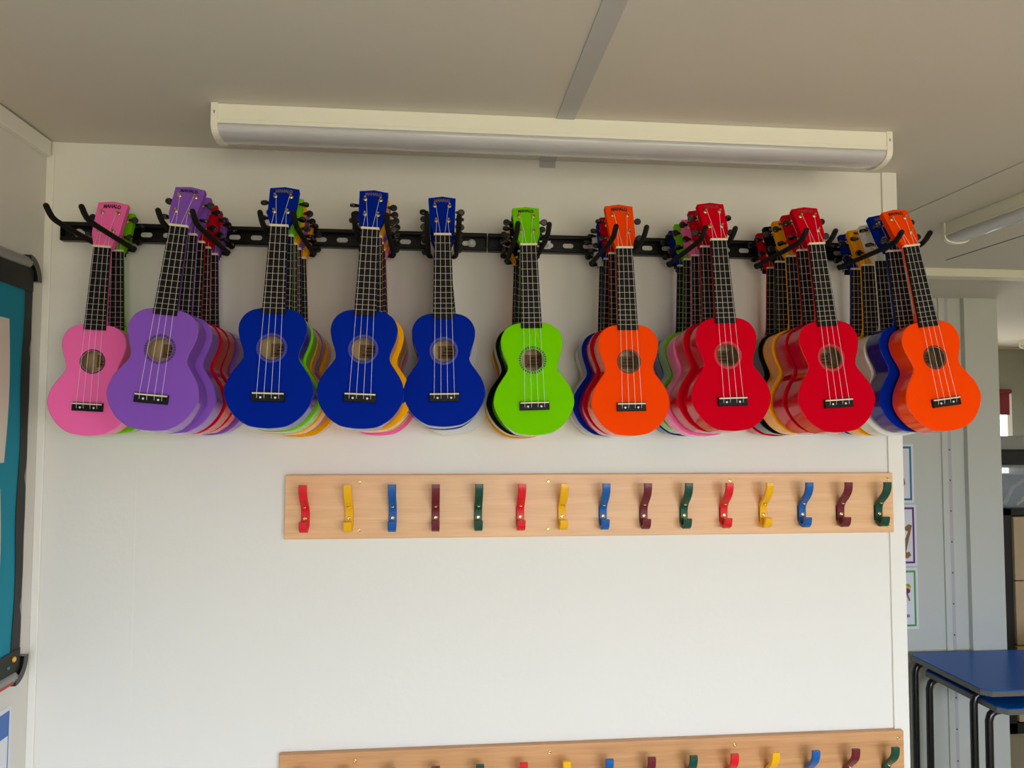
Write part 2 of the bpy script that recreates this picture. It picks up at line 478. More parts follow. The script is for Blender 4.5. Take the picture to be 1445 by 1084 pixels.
def channel_rail(x0, x1, label, slots0, bolts, sticker=None):
    t = thing('mounting_rail', label, 'rail', ((x0 + x1) / 2, 0, CAM_H + 0.437), 'black steel rails on the wall')
    cx = (x0 + x1) / 2; h = 0.0215; D = 0.021; th = 0.0022
    bm = bmesh.new()
    # web with slots
    def loop(pts):
        vs = [bm.verts.new((p[0], -0.002, p[1])) for p in pts]
        return [bm.edges.new((vs[i], vs[(i + 1) % len(vs)])) for i in range(len(vs))]
    es = loop([(x0 - cx, -h), (x1 - cx, -h), (x1 - cx, h), (x0 - cx, h)])
    x = slots0
    while x < x1 - 0.02:
        if x > x0 + 0.02:
            pts = [(x - cx + sx * 0.0075 + 0.0058 * math.cos(a), 0.0058 * math.sin(a))
                   for sx, rng in ((1, range(-3, 4)), (-1, range(3, 10))) for a in [k * PI / 6 for k in rng]]
            es += loop(pts)
        x += 0.05
    bmesh.ops.triangle_fill(bm, use_beauty=True, edges=es)
    faces = list(bm.faces)
    r = bmesh.ops.extrude_face_region(bm, geom=faces)
    bmesh.ops.translate(bm, vec=(0, 0.0019, 0), verts=[v for v in r['geom'] if isinstance(v, bmesh.types.BMVert)])
    m = MB(); m.bm.free(); m.bm = bm
    for s in (1, -1):
        m.box(x0 - cx, x1 - cx, -D, -0.0001, min(s * (h - th), s * h), max(s * (h - th), s * h), 0.0006)
        m.box(x0 - cx, x1 - cx, -D, -D + th, min(s * (h - 0.0085), s * h), max(s * (h - 0.0085), s * h), 0.0006)
    for e0, e1 in ((x0 - cx, x0 - cx + 0.002), (x1 - cx - 0.002, x1 - cx)):
        m.box(e0, e1, -D, 0.0, -h, h, 0.0006)
    m.build('channel', 'steel_black', t)
    for bx in bolts:
        w = MB().lathe([(0.0100, 0), (0.0100, 0.0016), (0.0050, 0.0018)], (bx - cx, -0.002, 0), (0, -1, 0), 20).build('washer', 'zinc', t)
        MB().lathe([(0.0058, 0), (0.0058, 0.004), (0.0030, 0.0048), (0.0028, 0.003), (0.0001, 0.003)], (bx - cx, -0.0035, 0), (0, -1, 0), 12).build('bolt', 'zinc', w)
    if sticker:
        sx = sticker - cx
        st = MB().box(sx - 0.024, sx + 0.024, -0.0026, -0.002, -0.0115, 0.0115).build('sticker', 'white_paper', t)
        st['label'] = 'white sticker with printed ring symbols'
        rg = MB()
        for rx, R_ in ((-0.015, 0.0068), (0.0135, 0.0055)):
            n = 20
            rg.loft([[(sx + rx + rr * math.cos(2 * PI * k / n), yy, rr * math.sin(2 * PI * k / n)) for k in range(n)]
                     for rr, yy in ((R_, -0.0027), (R_ - 0.0012, -0.0029))], False)
            rg.box(sx + rx - 0.0008, sx + rx + 0.0030, -0.0029, -0.0027, -0.0008, 0.0008)
            rg.box(sx + rx - 0.0008, sx + rx + 0.0008, -0.0029, -0.0027, -0.0008, 0.0030)
        rg.build('ring_symbol', 'ink', st)
        tm = text_mesh('10', 0.0085, 0.0085)
        tx = link(tm, 'printed_number', 'red_print', st)
        tx.location = (sx, -0.0028, 0)
    return t


channel_rail(-0.863, 0.116, 'left black slotted steel rail on the wall behind the ukuleles', -0.830, [-0.830, -0.580, -0.380, -0.130, 0.080])
channel_rail(0.119, 1.041, 'right black slotted steel rail with white sticker behind the ukuleles', 0.168, [0.168, 0.718, 0.968], 0.250)

# ------------------------------------------------------------------ hangers
ORD = ['first', 'second', 'third', 'fourth', 'fifth', 'sixth', 'seventh', 'eighth', 'ninth', 'tenth']
HANGERS = [  # x of the hanger, height of its arms above the eye
    (-0.722, 0.393), (-0.5145, 0.390), (-0.3205, 0.392), (-0.1375, 0.394), (0.0085, 0.396),
    (0.1935, 0.385), (0.3985, 0.385), (0.590, 0.388), (0.812, 0.389), (1.027, 0.391)]


def make_hanger(label):
    t = thing('ukulele_hanger', label, 'hanger', (0, 0, 0), 'forked hangers along the rails')
    g, r = 0.0325, 0.0056
    for s in (-1, 1):
        pts = [(s * g, -0.046, 0.001), (s * g, -0.056, -0.001)] + [(s * g, y, z) for y, z in
               ((-0.09, 0.0), (-0.14, 0.001), (-0.19, 0.002), (-0.23, 0.003), (-0.262, 0.0045), (-0.278, 0.0075), (-0.290, 0.0140), (-0.302, 0.0235))]
        MB().tube(pts, r, 12, round_ends=True).build('arm', 'rubber', t)
    pts = [(-g, -0.050, -0.001), (-g + 0.004, -0.041, -0.002), (-g + 0.013, -0.036, 0.001), (0, -0.033, 0.004), (g - 0.013, -0.036, 0.001), (g - 0.004, -0.041, -0.002), (g, -0.050, -0.001)]
    MB().tube(catmull(pts, 3), 0.0052, 10, round_ends=True).build('yoke', 'rubber', t)
    lp = [(-0.0105, -0.0255, -0.008)] + [(-0.0105, -0.0255, z) for z in (0.02, 0.05, 0.078)] + \
         [(-0.0105 * math.cos(a), -0.0255, 0.078 + 0.0115 * math.sin(a)) for a in [PI * k / 8 for k in range(1, 8)]] + \
         [(0.0105, -0.0255, z) for z in (0.078, 0.05, 0.02, -0.008)]
    MB().tube(lp, 0.0022, 8).build('mounting_loop', 'chrome', t)
    MB().box(-0.009, 0.009, -0.033, -0.0262, -0.016, -0.002, 0.002).build('clamp_block', 'steel_black', t)
    return t


def copy_tree(o, parent=None):
    c = o.copy()
    col.objects.link(c)
    if parent is not None:
        c.parent = parent
    for ch in o.children:
        copy_tree(ch, c)
    return c


hanger0 = make_hanger('')
HANGER_COL = ['pink and green', 'purple and red', 'blue, green and yellow', 'blue, yellow and pink', 'blue and white',
              'green and black', 'orange, red and blue', 'red, pink and green', 'red, yellow and black', 'orange, white and yellow']


def place_name(i):
    return ['leftmost hanger', 'second hanger from the left', 'third hanger from the left', 'fourth hanger from the left', 'fifth hanger from the left',
            'fifth hanger from the right', 'fourth hanger from the right', 'third hanger from the right', 'second hanger from the right', 'rightmost hanger'][i]


for i, (x, z) in enumerate(HANGERS):
    h = hanger0 if i == 0 else copy_tree(hanger0)
    h.location = (x, 0, CAM_H + z)
    h['label'] = 'black forked ukulele hanger, %s, holding the %s ukuleles' % (place_name(i).replace(' hanger', '').replace('the left', 'left').replace('the right', 'right'), HANGER_COL[i])

# ------------------------------------------------------------------ the ukulele
LB, ZN, ZS, DEP, HOLE_Z, HOLE_R = 0.240, 0.4090, 0.0675, 0.052, 0.159, 0.0235
half = [(0.0, 0.0), (0.022, 0.0018), (0.0395, 0.0062), (0.0605, 0.0205), (0.0755, 0.0400), (0.0840, 0.0600), (0.0850, 0.0760), (0.0785, 0.0985), (0.0660, 0.1185),
        (0.0560, 0.1330), (0.0530, 0.1430), (0.0555, 0.1560), (0.0620, 0.1740), (0.0660, 0.1930), (0.0645, 0.2090), (0.0560, 0.2245), (0.0420, 0.2345), (0.0240, 0.2390), (0.0, 0.2400)]
ctrl = half + [(-x, z) for x, z in reversed(half[1:-1])]
OUT = catmull(ctrl, 4, True)


def inset(pts, d):
    n = len(pts); res = []
    for i in range(n):
        a, b = Vector(pts[i - 1]), Vector(pts[(i + 1) % n])
        t = (b - a).normalized()
        res.append((pts[i][0] - t.y * d, pts[i][1] + t.x * d))
    return res


def uke_body():
    bm = bmesh.new()

    def ring(pts, y):
        return [bm.verts.new((x, y, z)) for x, z in pts]

    def bridge(a, b, mi, smooth=True):
        n = len(a)
        for i in range(n):
            f = bm.faces.new((a[i], a[(i + 1) % n], b[(i + 1) % n], b[i]))
            f.material_index = mi; f.smooth = smooth

    def fill(loops, mi):
        before = set(bm.faces)
        es = []
        for l in loops:
            for i in range(len(l)):
                e = bm.edges.get((l[i], l[(i + 1) % len(l)])) or bm.edges.new((l[i], l[(i + 1) % len(l)]))
                es.append(e)
        bmesh.ops.triangle_fill(bm, use_beauty=True, edges=es)
        for f in set(bm.faces) - before:
            f.material_index = mi; f.smooth = False
    hole = [(HOLE_R * math.cos(a), HOLE_Z + HOLE_R * math.sin(a)) for a in [2 * PI * k / 40 for k in range(40)]]
    o1 = ring(inset(OUT, 0.0014), 0.0); o2 = ring(OUT, 0.0014); o3 = ring(OUT, DEP - 0.002); o4 = ring(inset(OUT, 0.002), DEP)
    h1 = ring(hole, 0.0); h2 = ring(hole, 0.0028)
    i1 = ring(inset(OUT, 0.004), 0.0028); i2 = ring(inset(OUT, 0.004), DEP - 0.003)
    bridge(o1, o2, 1); bridge(o2, o3, 1); bridge(o3, o4, 1)
    fill([o4], 1); fill([o1, h1], 0); bridge(h1, h2, 2); fill([h2, i1], 2); bridge(i1, i2, 2); fill([i2], 2)
    for l in (o1, o2, o3, o4, h1, h2, i1, i2):
        for i in range(len(l)):
            e = bm.edges.get((l[i], l[(i + 1) % len(l)]))
            if e:
                e.smooth = False
    m = MB(); m.bm.free(); m.bm = bm
    return m.mesh('ukulele_body')


TH = math.radians(18)
CT, ST = math.cos(TH), math.sin(TH)


HEAD_U, HEAD_V = 1.0, 1.0          # the two longer headstocks get larger values


def head_pt(u, v, t):
    u *= HEAD_U; v *= HEAD_V
    return (u, -0.004 + v * ST + t * CT, ZN + 0.001 + v * CT - t * ST)


def uke_meshes():
    G = {}
    G['body'] = uke_body()

    def ringmesh(r0, r1):
        n = 48
        prof = [(r0, 0.0), (r0, -0.0005), (r1, -0.0005), (r1, 0.0)]
        m = MB()
        rr = [[(r * math.cos(2 * PI * k / n), y, r * math.sin(2 * PI * k / n)) for k in range(n)] for r, y in prof + [prof[0]]]
        m.loft(rr, False, 0, False)
        bmesh.ops.remove_doubles(m.bm, verts=m.bm.verts, dist=1e-6)
        return m.mesh('rosette')
    G['ring_wide'] = ringmesh(HOLE_R + 0.0014, 0.0296)
    G['ring_thin'] = ringmesh(HOLE_R + 0.0006, 0.0262)
    y = DEP - 0.0035
    G['label'] = MB().box(-0.012, 0.026, y, y + 0.0005, 0.150, 0.178).mesh('label')
    m = MB()
    for k in range(3):
        m.box(-0.006 + k * 0.004, 0.020, y - 0.0003, y + 0.0001, 0.155 + 0.007 * k, 0.158 + 0.007 * k)
    G['label_print'] = m.mesh('label_print')
    # neck: D-shaped loft from the nut into the heel
    rings = []
    for z, w, d in ((ZN + 0.004, 0.0182, 0.013), (0.390, 0.0184, 0.0135), (0.34, 0.0196, 0.0140), (0.29, 0.0207, 0.0150), (0.262, 0.0213, 0.0180), (0.248, 0.0215, 0.0280), (0.2405, 0.0215, 0.038)):
        n = 14
        rings.append([(w * math.cos(a), -0.0008 + d * math.sin(a) ** 0.8 if 0 < k < n - 1 else -0.0008, z) for k, a in enumerate([PI * k / (n - 1) for k in range(n)])])
    G['neck'] = MB().loft(rings, True, 0, True).mesh('neck')
    m = MB()
    rr = [[(s * w, yy, z) for s, yy in ((-1, -0.006), (1, -0.006), (1, -0.0005), (-1, -0.0005))] for z, w in ((0.2270, 0.0221), (ZN - 0.002, 0.0176))]
    G['fretboard'] = m.loft(rr, True, 0, False).mesh('fretboard')
    G['frets'] = []
    for k in range(1, 13):
        z = ZN - (ZN - ZS) * (1 - 2 ** (-k / 12.0))
        w = 0.0176 + (0.0221 - 0.0176) * (ZN - 0.002 - z) / (ZN - 0.229)
        G['frets'].append((MB().box(-w, w, -0.0071, -0.0055, -0.00045, 0.00045, 0.0002).mesh('fret'), z))
    G['nut'] = MB().box(-0.0186, 0.0186, -0.0088, -0.0008, ZN - 0.0023, ZN + 0.0021, 0.0008).mesh('nut')
    hl = [(0.0182, 0.0), (0.0200, 0.0085), (0.0232, 0.0165), (0.0258, 0.0235), (0.0268, 0.030), (0.0272, 0.040), (0.0282, 0.064), (0.0297, 0.0945), (0.0294, 0.0955), (0.0200, 0.0962), (0.0095, 0.0980), (0.0, 0.1000)]
    outl = hl + [(-u, v) for u, v in reversed(hl[:-1])]
    m = MB().prism(outl, head_pt, 0.0, 0.0135)
    es = [e for e in m.bm.edges if len(e.link_faces) == 2 and any(len(f.verts) > 4 for f in e.link_faces)]
    bmesh.ops.bevel(m.bm, geom=es, offset=0.0008, segments=2, profile=0.5, affect='EDGES')
    G['headstock'] = m.mesh('headstock')
    lg = text_mesh('MAHALO', 0.0340, 0.0088, 0.0020, 0.05)
    for v in lg.vertices:
        v.co = head_pt(v.co.x, 0.0868 + v.co.z, -0.0004)
    G['logo'] = lg
    G['tuners'] = []
    for s in (-1, 1):
        for u, v in ((0.0158, 0.073), (0.0134, 0.0335)):
            o = Vector(head_pt(s * u, v, 0.0)); ax = Vector(head_pt(0, 0, -1)) - Vector(head_pt(0, 0, 0))
            post = MB().lathe([(0.0046, 0.0), (0.0046, 0.0012), (0.0040, 0.0022), (0.0026, 0.0026), (0.0024, 0.0060), (0.0020, 0.0066), (0.0026, 0.0072), (0.0026, 0.0092), (0.0020, 0.0100)], o, ax, 14).mesh('tuner_post')
            kx = 0.0415 if v > 0.05 else 0.0398
            c = head_pt(s * kx, v - 0.001, 0.0195)
            prof = [(0.0020, -0.0110), (0.0020, -0.0080)]
            kn = MB()
            # disc-shaped button (flat along its own y), thick rim
            n = 18
            kn.loft([[(r * math.cos(2 * PI * k / n), yy, r * 0.94 * math.sin(2 * PI * k / n)) for k in range(n)]
                     for r, yy in ((0.0058, -0.0032), (0.0072, -0.0028), (0.0078, -0.0012), (0.0078, 0.0012), (0.0072, 0.0028), (0.0058, 0.0032))], True)
            kn.lathe([(0.0030, 0.0), (0.0034, 0.006)], (-s * 0.0115, 0, 0), (s, 0, 0), 10)
            knm = kn.mesh('tuner_knob')
            sh = MB().lathe([(0.0016, 0.0), (0.0016, 0.012)], (-s * 0.0200, 0, 0), (s, 0, 0), 8)
            sh.box(-s * kx + s * u - 0.0055, -s * kx + s * u + 0.0055, -0.0055, 0.0035, -0.006, 0.006, 0.001)
            shm = sh.mesh('tuner_shaft')
            G['tuners'].append((post, knm, shm, c))
    G['bridge'] = MB().box(-0.0312, 0.0312, -0.0075, 0.0, 0.0520, 0.0705, 0.0010).mesh('bridge')
    G['saddle'] = MB().box(-0.0300, 0.0300, -0.0100, -0.0060, 0.0660, 0.0688, 0.0006).mesh('saddle')
    G['dots'] = [MB().lathe([(0.0023, 0.0), (0.0018, 0.0008)], (s * 0.0140, -0.0074, 0.0595), (0, -1, 0), 12).mesh('bridge_dot') for s in (-1, 1)]
    G['strings'] = []
    for i, (xn, xs, tu) in enumerate(((-0.0142, -0.0208, 1), (-0.0047, -0.0069, 0), (0.0047, 0.0069, 2), (0.0142, 0.0208, 3))):
        s = -1 if tu < 2 else 1
        u, v = ((0.0158, 0.073), (0.0134, 0.0335))[tu % 2]
        p = head_pt(s * (u - 0.002), v, -0.0062)
        pts = [(xs, -0.0078, 0.0580), (xs, -0.0104, 0.0674), (xn, -0.0092, ZN), p]
        G['strings'].append(MB().tube(pts, 0.00040, 5).mesh('string'))
    return G


G_STD = uke_meshes()
HEAD_U, HEAD_V = 1.07, 1.16
G_LONG = dict(G_STD)
G_LONG.update({k: v for k, v in uke_meshes().items() if k in ('headstock', 'logo', 'tuners', 'strings')})
HEAD_U, HEAD_V = 1.0, 1.0
RING = {'blue': ('ring_wide', 'ring_blue'), 'purple': ('ring_wide', 'ring_purple'), 'green': ('ring_wide', 'ring_green'), 'red': ('ring_wide', 'ring_red'),
        'pink': ('ring_thin', 'ring_dark'), 'orange': ('ring_thin', 'ring_dark'), 'yellow': ('ring_thin', 'ring_dark'), 'white': ('ring_thin', 'ring_dark'), 'black': ('ring_thin', 'ring_dark')}
LOGO = {'blue': 'ink_gold', 'red': 'ink_gold2', 'black': 'ink_gold'}


def make_ukulele(color, label, group, G):
    t = thing('ukulele', label, 'ukulele', (0, 0, 0), group)
    gl = 'gloss_' + color
    b = link(G['body'], 'body', ['face_' + color, gl, 'inner_wood'], t)
    lb = link(G['label'], 'paper_label', 'kraft', b); lb['label'] = 'brown paper label inside the sound hole'
    link(G['label_print'], 'label_print', 'kraft_ink', b)
    rk, rm = RING[color]
    r = link(G[rk], 'rosette', rm, t); r.location = (0, 0, HOLE_Z)
    br = link(G['bridge'], 'bridge', 'bridge', t)
    link(G['saddle'], 'saddle', 'bone', br)
    for d in G['dots']:
        link(d, 'bridge_dot', 'white_dot', br)
    link(G['neck'], 'neck', gl, t)
    fb = link(G['fretboard'], 'fretboard', 'rosewood', t)
    for me, z in G['frets']:
        link(me, 'fret', 'fret', fb).location = (0, 0, z)
    link(G['nut'], 'nut', 'bone', t)
    hs = link(G['headstock'], 'headstock', ['face_' + color], t)
    link(G['logo'], 'logo', LOGO.get(color, 'ink'), hs)
    for post, knob, shaft, c in G['tuners']:
        link(post, 'tuner_post', 'gold', t)
        k = link(knob, 'tuner_knob', 'black_plastic', t)
        k.location = c
        k.rotation_euler = (random.choice((0.0, 0.2, 0.5, 1.2, 1.6, -0.3, -0.6)) + random.uniform(-0.2, 0.2), 0, 0)
        s = link(shaft, 'tuner_shaft', 'gold', t)
        s.location = c
        s.rotation_euler = (-TH, 0, 0)
    for st in G['strings']:
        link(st, 'string', 'string', t)
    return t


# each stack front to back: colour, nut x, nut height over the eye, sideways lean of the body (metres at the saddle)
STACKS = [
    [('pink', -0.725, 0.383, -0.017), ('green', -0.720, 0.386, 0.002)],
    [('purple', -0.514, 0.388, -0.030), ('purple', -0.513, 0.384, -0.016), ('red', -0.513, 0.381, -0.012), ('red', -0.516, 0.381, -0.006), ('purple', -0.515, 0.378, 0.0)],
    [('blue', -0.320, 0.394, -0.007), ('green', -0.319, 0.387, -0.004), ('yellow', -0.321, 0.382, 0.0), ('purple', -0.322, 0.383, 0.002), ('yellow', -0.320, 0.374, 0.006)],
    [('blue', -0.139, 0.391, -0.012), ('yellow', -0.137, 0.387, 0.000), ('purple', -0.137, 0.386, 0.0), ('yellow', -0.137, 0.383, 0.002), ('pink', -0.139, 0.375, 0.006)],
    [('blue', 0.008, 0.402, 0.006), ('blue', 0.008, 0.399, 0.004), ('blue', 0.009, 0.395, 0.006), ('white', 0.010, 0.382, 0.027)],
    [('green', 0.192, 0.382, 0.010), ('black', 0.193, 0.379, -0.002), ('black', 0.194, 0.377, 0.004), ('yellow', 0.194, 0.371, 0.0)],
    [('orange', 0.402, 0.385, 0.007), ('red', 0.397, 0.384, 0.006), ('blue', 0.398, 0.382, -0.007), ('white', 0.399, 0.378, 0.0)],
    [('red', 0.594, 0.393, 0.012), ('red', 0.590, 0.390, 0.006), ('pink', 0.589, 0.382, 0.002), ('green', 0.588, 0.384, 0.0), ('blue', 0.590, 0.380, 0.0)],
    [('red', 0.812, 0.389, 0.023), ('red', 0.812, 0.387, 0.020), ('yellow', 0.812, 0.385, 0.014), ('black', 0.810, 0.383, 0.006), ('red', 0.814, 0.379, 0.002)],
    [('orange', 1.029, 0.391, 0.046), ('blue', 1.023, 0.391, 0.030), ('white', 1.028, 0.382, 0.020), ('yellow', 1.025, 0.381, 0.012), ('blue', 1.029, 0.382, 0.004)],
]
POS = ['front', 'second from the front', 'third from the front', 'fourth from the front', 'fifth from the front']
LIFT = [-0.004, 0.0015, 0.0015, 0.004, -0.002, 0.001, -0.003, -0.001, 0.0, -0.0005]
for i, st in enumerate(STACKS):
    n = len(st)
    for k, (c, nx, nz, lean) in enumerate(st):
        j = n - 1 - k
        N = Vector((nx, -0.075 - 0.052 * j, CAM_H + nz + LIFT[i]))
        ys = -0.070 - 0.062 * j
        L = ZN - ZS
        dx = lean; dy = ys - N.y
        S = Vector((nx + dx, ys, N.z - math.sqrt(L * L - dx * dx - dy * dy)))
        za = (N - S).normalized()
        ya = (Vector((0, 1, 0)) - za * za.y).normalized()
        xa = ya.cross(za)
        R3 = Matrix((xa, ya, za)).transposed()
        where = 'front' if k == 0 else ('back' if k == n - 1 else POS[k])
        if k == 0:
            lab = '%s ukulele at the front of the %s' % (c, place_name(i))
        elif k == n - 1:
            lab = '%s ukulele at the back, against the wall, on the %s' % (c, place_name(i))
        else:
            lab = '%s ukulele %s on the %s' % (c, POS[k], place_name(i))
        u = make_ukulele(c, lab, 'ukuleles on the ' + place_name(i), G_LONG if k == 0 and i in (0, 6) else G_STD)
        R4 = R3.to_4x4()
        u.rotation_euler = R3.to_euler()
        u.location = N - R3 @ Vector((0, -0.006, ZN))

# ------------------------------------------------------------------ coat racks
HOOK_COL = [('red', srgb(226, 20, 36)), ('yellow', srgb(246, 184, 0)), ('blue', srgb(8, 92, 172)), ('maroon', srgb(110, 26, 42)), ('green', srgb(6, 74, 58))]
for k, c in HOOK_COL:
    M['hook_' + k] = pmat('hook_' + k, c, 0.33, spec=0.4)


def hook_mesh():
    cl = catmull([(-0.046, 0.0805), (-0.0455, 0.068), (-0.040, 0.055), (-0.028, 0.042), (-0.016, 0.032), (-0.008, 0.022), (-0.0055, 0.010), (-0.0055, -0.008), (-0.0085, -0.0185), (-0.0165, -0.0255), (-0.0265, -0.0255), (-0.0335, -0.0190), (-0.0360, -0.0090), (-0.0365, -0.0050)], 3)
    w = 0.0092; th = 0.0043
    rings = []
    for i, p in enumerate(cl):
        a, b = Vector(cl[max(i - 1, 0)]), Vector(cl[min(i + 1, len(cl) - 1)])
        t = (b - a).normalized(); nrm = Vector((t.y, -t.x))
        c = 0.0012
        prof = [(-w + c, -th), (w - c, -th), (w, -th + c), (w, th - c), (w - c, th), (-w + c, th), (-w, th - c), (-w, -th + c)]
        rings.append([(x, p[0] + nrm.x * d, p[1] + nrm.y * d) for x, d in prof])
    m = MB().loft(rings, True, 0, False)
    m.box(-w, w, -0.0075, 0.0, -0.018, 0.020, 0.001)
    return m.mesh('hook')


HOOK = hook_mesh()
SCREW = MB().lathe([(0.0044, 0.0), (0.0044, 0.0008), (0.0034, 0.0015), (0.0014, 0.0015), (0.0012, 0.0001)], (0, 0, 0), (0, -1, 0), 12).mesh('screw')


def coat_rack(label, x0, x1, z0, z1, hook_x0, hz, mat, screws, first=0):
    t = thing('coat_rack', label, 'coat rack', ((x0 + x1) / 2, 0, z0), 'beech coat racks on the wall')
    cx = (x0 + x1) / 2
    m = MB().box(x0 - cx, x1 - cx, -0.018, 0.0, 0.0, z1 - z0, 0.0025)
    m.build('board', mat, t)
    for sx, sz in screws:
        s = link(SCREW, 'screw', 'gold', t); s.location = (sx - cx, -0.018, sz - z0)
    for i in range(first, 15):
        k, c = HOOK_COL[i % 5]
        h = link(HOOK, 'hook', 'hook_' + k, t)
        h.location = (hook_x0 + 0.1 * i - cx, -0.018, hz - z0)
        h['label'] = '%s coat hook' % k
        for dz, dy in ((0.0, -0.0099), (0.0285, -0.0190)):
            s = link(SCREW, 'screw', 'gold', h); s.location = (0, dy, dz)
            if dz > 0:
                s.rotation_euler = (math.radians(-35), 0, 0)
    return t


za, zb = CAM_H - 0.271, CAM_H - 0.122
coat_rack('upper beech coat rack with coloured hooks, below the ukuleles', -0.351, 1.142, za, zb, -0.302, CAM_H - 0.2222, 'beech',
          [(-0.180, zb - 0.018), (-0.180, za + 0.020), (0.267, zb - 0.018), (0.267, za + 0.018), (0.717, zb - 0.018), (0.717, za + 0.018), (1.126, zb - 0.016), (1.126, za + 0.016)])
za, zb = CAM_H - 0.906, CAM_H - 0.757
coat_rack('lower beech coat rack with coloured hooks, at the bottom edge', -0.353, 1.155, za, zb, -0.297, CAM_H - 0.857, 'beech_warm',
          [(-0.182, zb - 0.020), (0.270, zb - 0.018), (0.722, zb - 0.018), (1.140, zb - 0.018), (-0.182, za + 0.020), (0.270, za + 0.018), (0.722, za + 0.018), (1.140, za + 0.018)])

# ------------------------------------------------------------------ left wall: pinboard, papers, poster
pt, pb = CAM_H + 0.352, CAM_H - 0.548
pin = thing('pinboard', 'teal backed pinboard with black scalloped border on the left wall', 'pinboard', (XL, -0.64, pb))
Y0, Y1 = -1.16, -0.066        # along the wall
cy = -0.64
H = pt - pb
MB().box(0.0, 0.012, Y0 - cy, Y1 - cy, 0.006, H - 0.008).build('backing', 'teal', pin)
for z in (0.004, H - 0.004):
    MB().tube([(0.010, Y0 - cy + 0.02, z), (0.010, Y1 - cy - 0.022, z)], 0.0125, 12).build('frame_bar', 'alu', pin)
for y in (Y0 - cy + 0.004, Y1 - cy - 0.002):
    MB().tube([(0.006, y, 0.03), (0.006, y, H - 0.03)], 0.007, 10).build('frame_bar', 'alu', pin)
for y, sy in ((Y0 - cy, -1), (Y1 - cy, 1)):
    for z, sz in ((0.0, -1), (H, 1)):
        n = 8
        arc = [(y - sy * 0.030 + sy * 0.047 * math.sin(a), z - sz * 0.042 + sz * 0.054 * math.cos(a)) for a in [PI / 2 * k / n for k in range(n + 1)]]
        inn = [(y - sy * 0.030 + sy * 0.030 * math.sin(a), z - sz * 0.042 + sz * 0.036 * math.cos(a)) for a in [PI / 2 * k / n for k in range(n + 1)]]
        ol = arc + list(reversed(inn))
        MB().prism(ol, lambda u, v, d: (d, u, v), 0.0, 0.022).build('corner_cap', 'black_plastic', pin)
random.seed(3)


def border_strip(length, width, wave, vertical, at, d0=0.0125):
    """Border roll whose outer and inner edges wander a little."""
    n = 40
    a = [(length * k / n, wave * math.sin(k * 1.1) * 0.3 + (0.006 if k % 13 == 6 else 0)) for k in range(n + 1)]
    b = [(length * k / n, width + wave * math.sin(k * 0.45 + 1)) for k in range(n + 1)]
    ol = a + list(reversed(b))
    return MB().prism(ol, (lambda u, v, d: (d, at[0] - v, at[1] + u)) if vertical else (lambda u, v, d: (d, at[0] + u, at[1] + v)), d0, d0 + 0.0015)


border_strip(H - 0.04, 0.030, 0.0035, True, (Y1 - cy - 0.004, 0.02)).build('border_strip', 'border', pin)
border_strip(H - 0.04, 0.030, 0.0035, True, (Y0 - cy + 0.036, 0.02)).build('border_strip', 'border', pin)
border_strip(Y1 - Y0 - 0.01, 0.052, 0.003, False, (Y0 - cy + 0.005, H - 0.066), 0.0143).build('border_strip', 'border', pin)
border_strip(Y1 - Y0 - 0.01, 0.050, 0.003, False, (Y0 - cy + 0.005, 0.012), 0.0143).build('border_strip', 'border', pin)
pp = MB().lathe([(0.0056, 0), (0.0060, 0.002), (0.0040, 0.004), (0.0001, 0.0045)], (0.0158, Y1 - cy - 0.030, 0.044), (1, 0, 0), 14).build('push_pin', 'yellow_pin', pin)
pp['label'] = 'yellow push pin'
pp = MB().lathe([(0.003, 0), (0.003, 0.002), (0.0001, 0.003)], (0.0158, Y1 - cy - 0.050, 0.032), (1, 0, 0), 10).build('push_pin', 'teal_pin', pin)
pp['label'] = 'small green pin'
MB().box(0.0225, 0.0229, Y1 - cy - 0.11, Y1 - cy - 0.040, -0.004, 0.001).build('frame_label', 'red_print', pin)


def sheet(name, label, cat, y0, y1, z0, z1, x, mat, group=None, curl=0.0):
    o = thing(name, label, cat, (XL + x, (y0 + y1) / 2, z0), group)
    n = 12
    h = z1 - z0; w = (y1 - y0) / 2
    top = [[(curl * math.sin(PI * k / n) + d, s * w + (0.006 * math.sin(PI * k / n) if s > 0 else 0), h * k / n) for k in range(n + 1)] for s in (-1, 1) for d in (0.0,)]
    m = MB()
    a = [m.bm.verts.new(p) for p in top[0]]; b = [m.bm.verts.new(p) for p in top[1]]
    fs = [m.bm.faces.new((a[k], b[k], b[k + 1], a[k + 1])) for k in range(n)]
    r = bmesh.ops.extrude_face_region(m.bm, geom=fs)
    bmesh.ops.translate(m.bm, vec=(0.0006, 0, 0), verts=[v for v in r['geom'] if isinstance(v, bmesh.types.BMVert)])
    m.build('sheet', mat, o)
    return o


sheet('paper_sheet', 'upper cream paper sheet on the teal pinboard', 'paper', -0.60, -0.155, CAM_H - 0.085, CAM_H + 0.215, 0.0128, 'paper', 'papers on the pinboard', 0.002)
sheet('paper_sheet', 'lower cream paper sheet on the teal pinboard', 'paper', -0.60, -0.165, CAM_H - 0.44, CAM_H - 0.138, 0.0128, 'paper', 'papers on the pinboard', 0.002)
po = sheet('poster', 'laminated poster with blue header, low on the left wall', 'poster', -0.42, -0.071, CAM_H - 1.02, CAM_H - 0.606, 0.0006, 'white_paper')
w = (0.42 - 0.071) / 2
MB().box(0.0007, 0.0011, -w + 0.008, w - 0.008, 0.352, 0.404).build('header_band', 'blue_print', po)
fr = MB()
for a in ((-w + 0.006, -w + 0.0085, 0.01, 0.404), (w - 0.0085, w - 0.006, 0.01, 0.404), (-w + 0.006, w - 0.006, 0.01, 0.0125)):
    fr.box(0.0007, 0.0011, *a)
fr.build('printed_frame', 'blue_print', po)
n = 24
